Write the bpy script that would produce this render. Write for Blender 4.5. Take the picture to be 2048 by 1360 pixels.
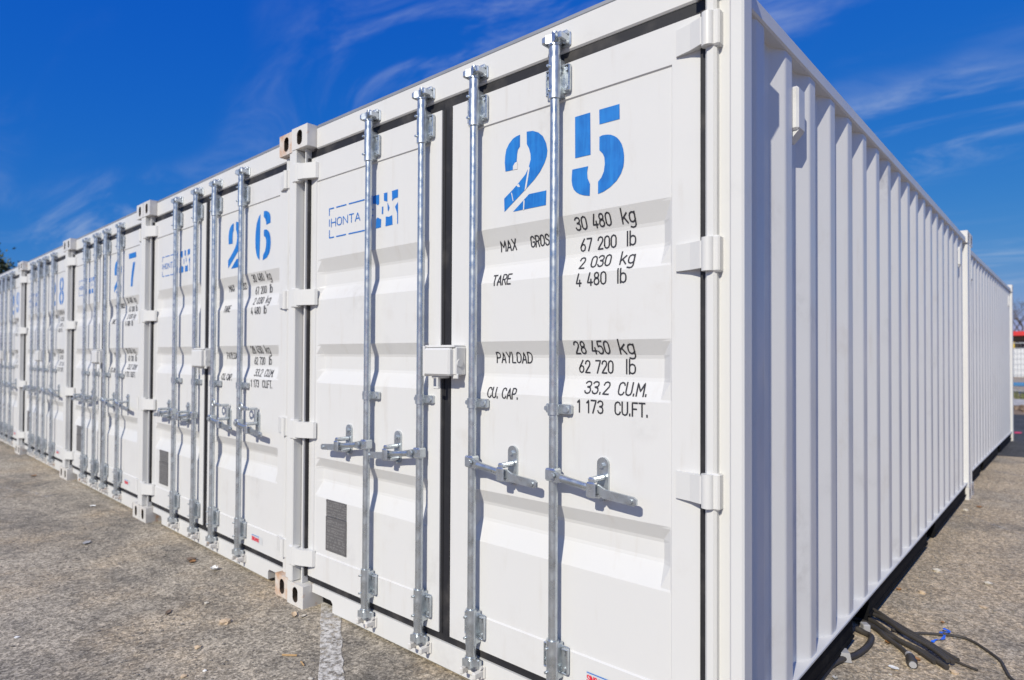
import bpy, bmesh, math, random
from mathutils import Vector, Matrix
R = math.radians
random.seed(7)
for o in list(bpy.data.objects): bpy.data.objects.remove(o)
sc = bpy.context.scene
COL = sc.collection

# ------------------------------------------------------------------ camera
cd = bpy.data.cameras.new('camera'); cam = bpy.data.objects.new('camera', cd); COL.objects.link(cam)
cx, cu, cz = (0.725768, 0.687915, 0.005848), (0.005967, -0.014795, 0.999873), (0.687914, -0.72564, -0.014843)
cam.matrix_world = Matrix(((cx[0], cu[0], cz[0], 0.6857), (cx[1], cu[1], cz[1], -1.8703), (cx[2], cu[2], cz[2], 1.3442), (0, 0, 0, 1)))
cd.sensor_width = 36; cd.lens = 22.45; cd.shift_x = 0.04272; cd.shift_y = 0.00704
cd.clip_start = 0.05; cd.clip_end = 2000
cd.dof.use_dof = True; cd.dof.focus_distance = 2.4; cd.dof.aperture_fstop = 2.4
sc.camera = cam

# ------------------------------------------------------------------ sky and sun
SUN_EL, SUN_AZ = R(35), R(12)          # azimuth measured from straight in front of the doors towards the long side
to_sun = Vector((math.sin(SUN_AZ)*math.cos(SUN_EL), -math.cos(SUN_AZ)*math.cos(SUN_EL), math.sin(SUN_EL)))
w = bpy.data.worlds.new('World'); sc.world = w; w.use_nodes = True
nt = w.node_tree; nt.nodes.clear(); N = nt.nodes.new; L = nt.links.new
out = N('ShaderNodeOutputWorld'); bg = N('ShaderNodeBackground'); bg.inputs[1].default_value = 0.12
sky = N('ShaderNodeTexSky'); sky.sky_type = 'NISHITA'; sky.sun_disc = False
sky.sun_elevation = SUN_EL; sky.sun_rotation = math.atan2(to_sun.x, to_sun.y)
sky.altitude = 300; sky.air_density = 1.0; sky.dust_density = 0.25; sky.ozone_density = 2.2
tc = N('ShaderNodeTexCoord'); sep = N('ShaderNodeSeparateXYZ'); L(tc.outputs['Generated'], sep.inputs[0])
def M(op, a, b=None, c=None, clamp=False):
    n = N('ShaderNodeMath'); n.operation = op; n.use_clamp = clamp
    for i, v in enumerate((a, b, c)):
        if v is None: continue
        if isinstance(v, (int, float)): n.inputs[i].default_value = v
        else: L(v, n.inputs[i])
    return n.outputs[0]
zz = M('ADD', M('MAXIMUM', sep.outputs['Z'], 0.0), 0.22)      # cirrus lie on a high layer: divide by height
comb = N('ShaderNodeCombineXYZ'); L(M('DIVIDE', sep.outputs['X'], zz), comb.inputs[0]); L(M('DIVIDE', sep.outputs['Y'], zz), comb.inputs[1])
mp = N('ShaderNodeMapping'); mp.inputs['Rotation'].default_value = (0, 0, R(-52)); mp.inputs['Scale'].default_value = (0.75, 1.9, 1); mp.inputs['Location'].default_value = (1.3, 0.4, 0)
L(comb.outputs[0], mp.inputs[0])
n1 = N('ShaderNodeTexNoise'); n1.inputs['Scale'].default_value = 2.2; n1.inputs['Detail'].default_value = 9; n1.inputs['Roughness'].default_value = 0.62; n1.inputs['Distortion'].default_value = 0.9
L(mp.outputs[0], n1.inputs['Vector'])
n2 = N('ShaderNodeTexNoise'); n2.inputs['Scale'].default_value = 0.8; n2.inputs['Detail'].default_value = 3
L(mp.outputs[0], n2.inputs['Vector'])
c1 = N('ShaderNodeMapRange'); c1.inputs[1].default_value = 0.42; c1.inputs[2].default_value = 0.80; c1.interpolation_type = 'SMOOTHSTEP'; L(n1.outputs[0], c1.inputs[0])
c2 = N('ShaderNodeMapRange'); c2.inputs[1].default_value = 0.38; c2.inputs[2].default_value = 0.64; c2.interpolation_type = 'SMOOTHSTEP'; L(n2.outputs[0], c2.inputs[0])
fac = M('MULTIPLY', M('MULTIPLY', c1.outputs[0], c2.outputs[0]), 0.70, clamp=True)
mix = N('ShaderNodeMixRGB'); mix.inputs[2].default_value = (5.2, 5.8, 6.6, 1)
# the photograph's deep polarised blue: one tone curve per channel for the whole sky
sr = N('ShaderNodeSeparateColor'); cr_ = N('ShaderNodeCombineColor'); L(sky.outputs[0], sr.inputs[0])
for i, (ref, val, p) in enumerate(((5.6, 1.225, 2.0), (7.83, 2.58, 0.75), (9.0, 4.975, 0.12))):
    L(M('MINIMUM', M('MULTIPLY', M('POWER', M('DIVIDE', sr.outputs[i], ref), p), val), 8.0), cr_.inputs[i])
L(cr_.outputs[0], mix.inputs[1]); L(fac, mix.inputs[0])
L(mix.outputs[0], bg.inputs[0]); L(bg.outputs[0], out.inputs[0])
sl = bpy.data.lights.new('sun', 'SUN'); sl.energy = 4.3; sl.angle = R(0.53); sl.color = (1, 0.94, 0.80)
so = bpy.data.objects.new('sun', sl); COL.objects.link(so); so.rotation_euler = (-to_sun).to_track_quat('-Z', 'Y').to_euler(); so.location = (3, -8, 9)
sc.view_settings.view_transform = 'Standard'; sc.view_settings.look = 'None'; sc.view_settings.exposure = 0.0; sc.view_settings.gamma = 1
sc.render.engine = 'CYCLES'
try:
    sc.cycles.use_denoising = True
    sc.cycles.max_bounces = 8
except Exception: pass

# ------------------------------------------------------------------ materials
MAT = {}
class NT:
    def __init__(s, name):
        m = bpy.data.materials.new(name); m.use_nodes = True; s.m = m; s.t = m.node_tree
        s.b = s.t.nodes['Principled BSDF']; s.o = s.t.nodes['Material Output']; MAT[name] = m
        s.tc = s.t.nodes.new('ShaderNodeTexCoord')
    def n(s, k, **kw):
        n = s.t.nodes.new(k)
        for a, v in kw.items():
            if a in n.inputs.keys() and not hasattr(type(n), a): s.put(n.inputs[a], v)
            elif hasattr(n, a): setattr(n, a, v)
            else: s.put(n.inputs[a], v)
        return n
    def put(s, i, v):
        if isinstance(v, bpy.types.NodeSocket): s.t.links.new(v, i)
        else: i.default_value = v
    def noise(s, scale, detail=4, rough=0.55, vec=None, dist=0.0):
        n = s.t.nodes.new('ShaderNodeTexNoise'); n.inputs['Scale'].default_value = scale; n.inputs['Detail'].default_value = detail
        n.inputs['Roughness'].default_value = rough; n.inputs['Distortion'].default_value = dist
        s.t.links.new(vec or s.tc.outputs['Object'], n.inputs['Vector']); return n.outputs[0]
    def vor(s, scale, vec=None, feature='F1'):
        n = s.t.nodes.new('ShaderNodeTexVoronoi'); n.inputs['Scale'].default_value = scale; n.feature = feature
        s.t.links.new(vec or s.tc.outputs['Object'], n.inputs['Vector']); return n
    def rng(s, v, a, b, c=0.0, d=1.0):
        n = s.t.nodes.new('ShaderNodeMapRange'); n.inputs[1].default_value = a; n.inputs[2].default_value = b; n.inputs[3].default_value = c; n.inputs[4].default_value = d
        n.interpolation_type = 'SMOOTHSTEP'; s.t.links.new(v, n.inputs[0]); return n.outputs[0]
    def mul(s, a, b, op='MULTIPLY'):
        n = s.t.nodes.new('ShaderNodeMath'); n.operation = op; s.put(n.inputs[0], a); s.put(n.inputs[1], b); return n.outputs[0]
    def mix(s, f, a, b, mode='MIX'):
        n = s.t.nodes.new('ShaderNodeMixRGB'); n.blend_type = mode; s.put(n.inputs[0], f); s.put(n.inputs[1], a if not isinstance(a, tuple) else (*a, 1)[:4]); s.put(n.inputs[2], b if not isinstance(b, tuple) else (*b, 1)[:4]); return n.outputs[0]
    def bump(s, h, strength, dist=0.01, prev=None):
        n = s.t.nodes.new('ShaderNodeBump'); n.inputs['Strength'].default_value = strength; n.inputs['Distance'].default_value = dist
        s.t.links.new(h, n.inputs['Height'])
        if prev: s.t.links.new(prev, n.inputs['Normal'])
        return n.outputs[0]
    def set(s, base=None, rough=None, metal=None, normal=None, spec=None):
        if base is not None: s.put(s.b.inputs['Base Color'], (*base, 1)[:4] if isinstance(base, tuple) else base)
        if rough is not None: s.put(s.b.inputs['Roughness'], rough)
        if metal is not None: s.put(s.b.inputs['Metallic'], metal)
        if normal is not None: s.put(s.b.inputs['Normal'], normal)
        if spec is not None: s.put(s.b.inputs['Specular IOR Level'], spec)
        return s.m

def paint(name, base, dirt=(0.46, 0.41, 0.35), amount=0.35, rust=0.0, chips=False):
    k = NT(name)
    oi = k.t.nodes.new('ShaderNodeObjectInfo'); va = k.t.nodes.new('ShaderNodeVectorMath'); va.operation = 'MULTIPLY_ADD'; va.inputs[1].default_value = (3.7, 3.7, 0.0)
    k.t.links.new(oi.outputs['Location'], va.inputs[0]); k.t.links.new(k.tc.outputs['Object'], va.inputs[2])
    class _T: outputs = {'Object': va.outputs[0]}
    k.tc = _T
    st = k.n('ShaderNodeMapping'); st.inputs['Scale'].default_value = (9, 9, 1.1); k.t.links.new(k.tc.outputs['Object'], st.inputs[0])
    streak = k.rng(k.noise(2.2, 6, 0.6, st.outputs[0]), 0.55, 0.85)
    blot = k.rng(k.noise(3.1, 7, 0.65), 0.58, 0.82)
    c = k.mix(k.mul(streak, amount*0.45), base, dirt)
    c = k.mix(k.mul(blot, amount*0.45), c, dirt)
    smudge = k.mul(k.rng(k.noise(1.9, 3, 0.5), 0.60, 0.78), k.rng(k.noise(17, 7, 0.7), 0.35, 0.7)); c = k.mix(k.mul(smudge, 0.42), c, (0.30, 0.29, 0.28))
    if chips:
        c = k.mix(k.mul(k.rng(k.noise(38, 5, 0.65), 0.715, 0.76), 0.7), c, (0.30, 0.16, 0.08))
    if rust:
        rf = k.rng(k.noise(11, 6, 0.7), 0.60-rust*0.34, 0.72)
        c = k.mix(k.mul(rf, 0.8), c, (0.50, 0.24, 0.09)); 
    wav = k.noise(1.7, 2, 0.5); peel = k.noise(160, 2, 0.5)
    nb = k.bump(peel, 0.02, 0.002); nb = k.bump(wav, 0.22, 0.02, nb)
    k.set(c, k.rng(k.noise(6, 5), 0.3, 0.7, 0.30, 0.46), 0.0, nb, 0.4)
paint('white_paint', (0.63, 0.63, 0.622), chips=True)
paint('white_panel', (0.628, 0.628, 0.625), amount=0.85)
paint('casting_paint', (0.63, 0.615, 0.59), amount=0.6, rust=0.15)
paint('casting_rusty', (0.62, 0.58, 0.53), amount=0.9, rust=0.75)
k = NT('galvanised'); sp = k.vor(45); gw = k.t.nodes.new('ShaderNodeRGBToBW'); k.t.links.new(sp.outputs['Color'], gw.inputs[0]); v = k.mix(gw.outputs[0], (0.50, 0.54, 0.57), (0.60, 0.64, 0.67))
k.set(k.mix(k.rng(k.noise(14, 5), 0.45, 0.75), v, (0.42, 0.45, 0.47)), k.rng(k.noise(30, 4), 0.3, 0.7, 0.24, 0.46), 0.85, k.bump(k.noise(90, 3), 0.08, 0.002))
k = NT('rubber'); k.set(k.mix(k.rng(k.noise(7, 6), 0.5, 0.8), (0.012, 0.012, 0.015), (0.06, 0.055, 0.052)), 0.62, 0, k.bump(k.noise(60, 3), 0.15, 0.003))
k = NT('black_undercoat'); k.set(k.mix(k.rng(k.noise(9, 6), 0.5, 0.8), (0.006, 0.006, 0.007), (0.018, 0.017, 0.016)), 0.85, 0, k.bump(k.noise(70, 4), 0.3, 0.004), 0.15)
k = NT('blue_stencil'); st = k.n('ShaderNodeMapping'); st.inputs['Scale'].default_value = (60, 60, 5); k.t.links.new(k.tc.outputs['Object'], st.inputs[0])
k.set(k.mix(k.rng(k.noise(1.0, 4, 0.6, st.outputs[0]), 0.35, 0.75), k.mix(k.rng(k.noise(22, 5), 0.35, 0.7), (0.006, 0.128, 0.45), (0.010, 0.165, 0.54)), (0.016, 0.20, 0.58)), 0.5)
k = NT('blue_print'); k.set((0.014, 0.155, 0.52), 0.45)
k = NT('black_print'); k.set((0.028, 0.028, 0.034), 0.5)
k = NT('red_print'); k.set((0.72, 0.03, 0.06), 0.4)
k = NT('grey_sticker'); k.set((0.56, 0.58, 0.60), 0.4)
k = NT('plate_metal'); wv = k.n('ShaderNodeTexWave', bands_direction='Z'); wv.inputs['Scale'].default_value = 26; wv.inputs['Distortion'].default_value = 1.5; wv.inputs['Detail'].default_value = 3; k.t.links.new(k.tc.outputs['Object'], wv.inputs['Vector'])
k.set(k.mix(k.mul(k.rng(wv.outputs[1], 0.5, 0.9), k.rng(k.noise(38, 4), 0.45, 0.6)), (0.125, 0.122, 0.124), (0.21, 0.205, 0.205)), 0.5, 0.15)
k = NT('stamped_metal'); k.set((0.20, 0.195, 0.195), 0.5, 0.15)
k = NT('roof_edge_metal'); k.set(k.mix(k.noise(6, 4), (0.26, 0.27, 0.29), (0.38, 0.39, 0.41)), 0.5, 0.4)
k = NT('casting_hole_shade'); k.set(k.mix(k.noise(20, 5), (0.03, 0.024, 0.02), (0.075, 0.05, 0.035)), 0.85)  # dark brown that paints the shade inside the corner casting holes

def asphalt(name, dark, light, dust, dustlo, dusthi, agg=1.0, bias=False):
    k = NT(name); P = k.tc.outputs['Object']
    v1 = k.vor(70); v2 = k.vor(155)
    tone = k.mix(k.rng(k.mul(k.mul(k.noise(1.1, 7, 0.66), 0.62), k.mul(k.noise(9, 7, 0.7), 0.38), 'ADD'), 0.36, 0.60), dark, light)
    g = k.t.nodes.new('ShaderNodeRGBToBW'); k.t.links.new(v1.outputs['Color'], g.inputs[0])
    g2 = k.t.nodes.new('ShaderNodeRGBToBW'); k.t.links.new(v2.outputs['Color'], g2.inputs[0])
    a = k.rng(g.outputs[0], 0.12, 0.88, 0.66, 1.38); b = k.rng(g2.outputs[0], 0.1, 0.9, 0.66, 1.36)
    dn = k.noise(0.9, 8, 0.66)
    if bias:
        sx = k.t.nodes.new('ShaderNodeSeparateXYZ'); k.t.links.new(P, sx.inputs[0])
        by = k.rng(sx.outputs['Y'], 0.2, 2.2, 0.0, 0.13)
        dn = k.mul(dn, by, 'ADD')
    df = k.rng(dn, dustlo, dusthi)
    brk = k.rng(k.noise(26, 6, 0.7), 0.30, 0.66)
    df = k.mul(df, k.mul(k.mul(brk, 0.75), 0.25, 'ADD'))
    c = k.mix(df, tone, dust)
    stain = k.rng(k.noise(1.7, 8, 0.7, dist=0.8), 0.54, 0.70)
    c = k.mix(k.mul(stain, 0.55), c, tuple(x*0.55 for x in dark))
    c = k.mix(1.0, c, k.mul(k.mul(a, b), agg), 'MULTIPLY')
    chip = k.rng(k.noise(75, 2, 0.5), 0.70, 0.76)
    c = k.mix(k.mul(chip, 0.5), c, (0.46, 0.43, 0.38))
    nb = k.bump(v1.outputs['Distance'], 0.35, 0.004); nb = k.bump(k.noise(30, 8, 0.7), 0.5, 0.012, nb); nb = k.bump(k.noise(3, 5), 0.3, 0.03, nb)
    k.set(c, 0.88, 0, nb, 0.25)
asphalt('asphalt_worn', (0.165, 0.150, 0.128), (0.375, 0.330, 0.262), (0.47, 0.370, 0.248), 0.44, 0.70, 1.0, True)
asphalt('asphalt_dark', (0.050, 0.051, 0.053), (0.082, 0.082, 0.082), (0.13, 0.12, 0.11), 0.55, 0.9)
asphalt('earth', (0.15, 0.105, 0.065), (0.27, 0.19, 0.12), (0.40, 0.33, 0.25), 0.45, 0.7)
asphalt('pale_concrete', (0.38, 0.36, 0.32), (0.52, 0.50, 0.46), (0.45, 0.40, 0.32), 0.5, 0.8)
for nm_, lo_ in (('worn_line_paint', 0.37), ('faint_line_paint', 0.47)):
    k = NT(nm_)
    keep = k.mul(k.rng(k.noise(30, 9, 0.75), lo_, lo_+0.22), k.rng(k.noise(3.2, 4, 0.6), lo_-0.18, lo_+0.06))
    tr = k.t.nodes.new('ShaderNodeBsdfTransparent'); ms = k.t.nodes.new('ShaderNodeMixShader')
    k.set(k.mix(k.noise(60, 4), (0.46, 0.43, 0.39), (0.74, 0.72, 0.68)), 0.8)
    k.t.links.new(keep, ms.inputs[0]); k.t.links.new(tr.outputs[0], ms.inputs[1]); k.t.links.new(k.b.outputs[0], ms.inputs[2]); k.t.links.new(ms.outputs[0], k.o.inputs[0])
def plain(name, a, b=None, rough=0.7, scale=18, metal=0.0, bump=0.2):
    k = NT(name); k.set(k.mix(k.noise(scale, 5), a, b or tuple(x*0.65 for x in a)), rough, metal, k.bump(k.noise(scale*3, 3), bump, 0.004)); return MAT[name]
plain('cable_rubber', (0.016, 0.015, 0.016), (0.075, 0.066, 0.056), 0.55, 14)
plain('cable_grey', (0.42, 0.42, 0.43), (0.30, 0.30, 0.31), 0.5)
plain('stone_tan', (0.50, 0.36, 0.22), (0.62, 0.50, 0.36)); plain('stone_pale', (0.62, 0.58, 0.50), (0.45, 0.41, 0.34)); plain('stone_brown', (0.22, 0.15, 0.10), (0.12, 0.09, 0.07))
plain('leaf_orange', (0.36, 0.18, 0.07), (0.24, 0.13, 0.06), 0.6); plain('paper_white', (0.80, 0.80, 0.78), (0.70, 0.70, 0.68), 0.7); plain('wood_splinter', (0.55, 0.36, 0.17), (0.40, 0.25, 0.12), 0.7, 60)
plain('blue_plastic', (0.015, 0.10, 0.62), (0.02, 0.14, 0.70), 0.3); plain('pink_paint', (0.75, 0.06, 0.13), (0.62, 0.05, 0.11), 0.8)
plain('bark', (0.13, 0.10, 0.08), (0.07, 0.055, 0.045), 0.9); plain('red_fascia', (0.62, 0.03, 0.03), (0.55, 0.03, 0.03), 0.4, 3); plain('yellow_paint', (0.80, 0.55, 0.02), (0.72, 0.48, 0.02), 0.45)
plain('banner_white', (0.72, 0.73, 0.74), (0.62, 0.63, 0.65), 0.6, 3); plain('steel_wire', (0.35, 0.37, 0.39), (0.28, 0.30, 0.31), 0.45, 20, 0.6); plain('concrete_foot', (0.30, 0.29, 0.27), (0.22, 0.21, 0.20), 0.9)
plain('blue_barrier', (0.05, 0.20, 0.42), (0.04, 0.16, 0.35), 0.5); plain('shop_wall', (0.22, 0.19, 0.17), (0.16, 0.14, 0.13), 0.8, 2); plain('dark_glass', (0.03, 0.035, 0.04), (0.05, 0.055, 0.06), 0.15, 2)
plain('grass_blade', (0.10, 0.13, 0.04), (0.16, 0.15, 0.06), 0.8, 6); plain('leaf_green', (0.055, 0.085, 0.035), (0.10, 0.115, 0.05), 0.6, 1.2); plain('gravel_stone', (0.26, 0.235, 0.20), (0.13, 0.12, 0.11), 0.9, 3)

# ------------------------------------------------------------------ mesh helpers
class MB:
    def __init__(s): s.v = []; s.f = []; s.sm = []
    def add(s, vs, fs, smooth=False):
        o = len(s.v); s.v += [tuple(v) for v in vs]
        for f in fs: s.f.append(tuple(i+o for i in f)); s.sm.append(smooth)
        return s
    def box(s, x0, x1, y0, y1, z0, z1, b=0.0):
        if x0 > x1: x0, x1 = x1, x0
        if y0 > y1: y0, y1 = y1, y0
        if z0 > z1: z0, z1 = z1, z0
        b = min(b, (x1-x0)*.45, (y1-y0)*.45, (z1-z0)*.45)
        if b <= 0:
            v = [(x, y, z) for x in (x0, x1) for y in (y0, y1) for z in (z0, z1)]
            return s.add(v, [(0,1,3,2), (4,6,7,5), (0,4,5,1), (2,3,7,6), (0,2,6,4), (1,5,7,3)])
        V = []; idx = {}
        for i, x in enumerate((x0, x1)):
            for j, y in enumerate((y0, y1)):
                for l, z in enumerate((z0, z1)):
                    sx, sy, sz = (1, -1)[i]*b, (1, -1)[j]*b, (1, -1)[l]*b
                    for a, p in enumerate(((x, y+sy, z+sz), (x+sx, y, z+sz), (x+sx, y+sy, z))):
                        idx[i, j, l, a] = len(V); V.append(p)
        F = []
        for i in (0, 1):
            F.append([idx[i,0,0,0], idx[i,0,1,0], idx[i,1,1,0], idx[i,1,0,0]]); F.append([idx[0,i,0,1], idx[1,i,0,1], idx[1,i,1,1], idx[0,i,1,1]]); F.append([idx[0,0,i,2], idx[0,1,i,2], idx[1,1,i,2], idx[1,0,i,2]])
            for j in (0, 1):
                F.append([idx[i,j,0,0], idx[i,j,1,0], idx[i,j,1,1], idx[i,j,0,1]]); F.append([idx[i,0,j,0], idx[i,1,j,0], idx[i,1,j,2], idx[i,0,j,2]]); F.append([idx[0,i,j,1], idx[1,i,j,1], idx[1,i,j,2], idx[0,i,j,2]])
                for l in (0, 1): F.append([idx[i,j,l,0], idx[i,j,l,1], idx[i,j,l,2]])
        c = Vector(((x0+x1)/2, (y0+y1)/2, (z0+z1)/2))
        for f in F:
            P = [Vector(V[i]) for i in f]; n = (P[1]-P[0]).cross(P[2]-P[0]); m = sum(P, Vector())/len(P)
            if n.dot(m-c) < 0: f.reverse()
        return s.add(V, F)
    def cyl(s, p0, p1, r0, r1=None, n=16, caps=True, smooth=True):
        r1 = r0 if r1 is None else r1; p0 = Vector(p0); p1 = Vector(p1); d = (p1-p0).normalized()
        a = d.orthogonal().normalized(); b = d.cross(a); V = []
        for p, r in ((p0, r0), (p1, r1)):
            for i in range(n): t = 2*math.pi*i/n; V.append(p+(a*math.cos(t)+b*math.sin(t))*r)
        s.add(V, [(i, (i+1) % n, n+(i+1) % n, n+i) for i in range(n)], smooth)
        if caps: s.add(V, [tuple(range(n))[::-1], tuple(range(n, 2*n))], False)
        return s
    def tube(s, pts, rad, n=8, smooth=True):
        pts = [Vector(p) for p in pts]; rad = rad if isinstance(rad, (list, tuple)) else [rad]*len(pts); V = []; up = None
        for i, p in enumerate(pts):
            d = (pts[min(i+1, len(pts)-1)]-pts[max(i-1, 0)]).normalized()
            if up is None: up = d.orthogonal().normalized()
            up = (up-d*up.dot(d)).normalized(); b = d.cross(up)
            for q in range(n): t = 2*math.pi*q/n; V.append(p+(up*math.cos(t)+b*math.sin(t))*rad[i])
        F = [(i*n+q, i*n+(q+1) % n, (i+1)*n+(q+1) % n, (i+1)*n+q) for i in range(len(pts)-1) for q in range(n)]
        s.add(V, F, smooth); s.add(V, [tuple(range(n))[::-1], tuple(range((len(pts)-1)*n, len(pts)*n))]); return s
    def prism_xz(s, poly, y0, y1):        # polygon in the x-z plane given thickness in y
        n = len(poly); V = [(x, y0, z) for x, z in poly]+[(x, y1, z) for x, z in poly]
        return s.add(V, [tuple(range(n)), tuple(range(n, 2*n))[::-1]]+[(i, n+i, n+(i+1) % n, (i+1) % n) for i in range(n)])
    def prism_xy(s, poly, z0, z1):
        n = len(poly); V = [(x, y, z0) for x, y in poly]+[(x, y, z1) for x, y in poly]
        return s.add(V, [tuple(range(n))[::-1], tuple(range(n, 2*n))]+[(i, (i+1) % n, n+(i+1) % n, n+i) for i in range(n)])
    def mesh(s, name, mat, fix=False, tri=False):
        me = bpy.data.meshes.new(name); me.from_pydata(s.v, [], s.f); me.polygons.foreach_set('use_smooth', s.sm)
        if fix or tri:
            bm = bmesh.new(); bm.from_mesh(me)
            if tri: bmesh.ops.triangulate(bm, faces=[f for f in bm.faces if len(f.verts) > 4])
            if fix: bmesh.ops.recalc_face_normals(bm, faces=bm.faces)
            bm.to_mesh(me); bm.free()
        me.materials.append(MAT[mat]); me.update(); return me
def link(name, me, parent=None, loc=None):
    o = bpy.data.objects.new(name, me); COL.objects.link(o)
    if parent is not None: o.parent = parent
    if loc is not None: o.location = loc
    return o
def tag(o, label=None, cat=None, group=None, kind=None):
    if label: o['label'] = label
    if cat: o['category'] = cat
    if group: o['group'] = group
    if kind: o['kind'] = kind
    return o
def empty(name, loc=(0, 0, 0), rz=0.0):
    o = bpy.data.objects.new(name, None); COL.objects.link(o); o.location = loc; o.rotation_euler = (0, 0, rz); o.empty_display_size = 0.2; return o
# ---- stencil outlines on the door, (x, z) in metres
STENCIL_2 = [[(-0.874,2.210),(-0.892,2.208),(-0.909,2.203),(-0.930,2.186),(-0.943,2.167),(-0.949,2.142),(-0.951,2.116),(-0.947,2.080),(-0.887,2.078),(-0.890,2.112),(-0.888,2.137),(-0.884,2.154),(-0.874,2.164)],[(-0.841,2.214),(-0.811,2.210),(-0.784,2.197),(-0.763,2.178),(-0.748,2.149),(-0.742,2.120),(-0.745,2.098),(-0.755,2.075),(-0.776,2.046),(-0.804,2.020),(-0.847,1.990),(-0.951,1.920),(-0.953,1.973),(-0.908,2.002),(-0.874,2.027),(-0.847,2.049),(-0.831,2.072),(-0.821,2.102),(-0.822,2.123),(-0.829,2.146),(-0.840,2.165)],[(-0.907,1.914),(-0.828,1.970),(-0.746,1.970),(-0.748,1.915)]]
STENCIL_5 = [[(-0.619,2.214),(-0.555,2.214),(-0.553,2.063),(-0.618,2.064)],[(-0.518,2.214),(-0.438,2.213),(-0.437,2.161),(-0.517,2.162)],[(-0.517,2.118),(-0.505,2.121),(-0.487,2.119),(-0.472,2.115),(-0.459,2.108),(-0.447,2.099),(-0.438,2.088),(-0.429,2.073),(-0.423,2.054),(-0.420,2.033),(-0.420,2.014),(-0.422,1.996),(-0.431,1.973),(-0.448,1.951),(-0.474,1.933),(-0.500,1.922),(-0.522,1.918),(-0.522,1.961),(-0.509,1.973),(-0.499,1.992),(-0.495,2.018),(-0.497,2.042),(-0.504,2.057),(-0.517,2.071)],[(-0.630,2.025),(-0.563,2.024),(-0.567,2.003),(-0.565,1.981),(-0.555,1.960),(-0.556,1.917),(-0.581,1.923),(-0.598,1.930),(-0.612,1.939),(-0.624,1.952),(-0.630,1.967),(-0.633,1.986),(-0.632,2.006)]]
SCRAPES = [[(-0.831,2.078),(-0.825,2.071),(-0.833,2.032),(-0.841,1.995),(-0.850,1.986),(-0.845,2.013),(-0.838,2.045)],[(-0.917,1.989),(-0.913,1.990),(-0.905,1.956),(-0.908,1.955)],[(-0.891,2.015),(-0.879,2.019),(-0.872,2.005),(-0.883,2.007)],[(-0.898,2.105),(-0.886,2.107),(-0.885,2.078),(-0.908,2.079),(-0.908,2.094)],[(-0.855,1.950),(-0.849,1.949),(-0.852,1.913),(-0.857,1.912)]]
STENCIL_6 = [[(-0.501,2.213),(-0.514,2.206),(-0.529,2.191),(-0.548,2.164),(-0.560,2.119),(-0.565,2.065),(-0.562,2.014),(-0.551,1.977),(-0.535,1.950),(-0.508,1.930),(-0.503,2.065)],[(-0.457,2.224),(-0.438,2.224),(-0.415,2.220),(-0.389,2.207),(-0.376,2.191),(-0.371,2.174),(-0.370,2.143),(-0.423,2.137),(-0.427,2.155),(-0.437,2.176),(-0.458,2.190)],[(-0.454,2.109),(-0.436,2.110),(-0.417,2.107),(-0.394,2.095),(-0.379,2.078),(-0.370,2.056),(-0.365,2.025),(-0.370,1.988),(-0.384,1.959),(-0.413,1.936),(-0.466,1.926),(-0.459,1.960),(-0.437,1.977),(-0.424,2.010),(-0.423,2.040),(-0.432,2.060),(-0.454,2.074)]]
STENCIL_7 = [[(-0.547,2.238),(-0.357,2.237),(-0.349,2.190),(-0.539,2.192)],[(-0.428,2.151),(-0.375,2.154),(-0.404,2.071),(-0.427,2.011),(-0.436,1.943),(-0.485,1.945),(-0.477,2.015),(-0.458,2.084)]]
LOGO_BLOCKS = [[(-1.795,2.125),(-1.744,2.125),(-1.743,2.080),(-1.754,2.074),(-1.764,2.082),(-1.794,2.088)],[(-1.708,2.125),(-1.682,2.125),(-1.682,2.081),(-1.687,2.082),(-1.707,2.089)],[(-1.648,2.125),(-1.604,2.127),(-1.604,2.088),(-1.630,2.087),(-1.646,2.078)],[(-1.765,2.009),(-1.753,2.016),(-1.740,2.008),(-1.727,2.003),(-1.729,1.964),(-1.767,1.963)],[(-1.692,2.011),(-1.669,2.006),(-1.645,2.011),(-1.642,1.965),(-1.694,1.964)],[(-1.808,2.004),(-1.801,2.004),(-1.803,1.964),(-1.809,1.964)],[(-1.722,2.062),(-1.712,2.062),(-1.713,2.025),(-1.723,2.027)],[(-1.625,2.047),(-1.604,2.066),(-1.602,1.965),(-1.608,1.964),(-1.609,2.015)],[(-1.681,2.078),(-1.665,2.049),(-1.673,2.032),(-1.678,2.038)],[(-1.798,2.065),(-1.784,2.059),(-1.796,2.054)],[(-1.798,2.036),(-1.785,2.030),(-1.797,2.026)]]
LOGO_DASHES = [[(-2.163,2.120),(-2.119,2.121)],[(-2.099,2.120),(-2.010,2.121)],[(-1.989,2.120),(-1.858,2.118)],[(-2.160,1.967),(-2.117,1.965)],[(-2.097,1.966),(-2.012,1.965)],[(-1.989,1.964),(-1.856,1.966)],[(-2.161,2.121),(-2.160,2.083)],[(-2.160,2.064),(-2.159,2.026)],[(-2.159,2.007),(-2.158,1.965)]]

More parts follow.
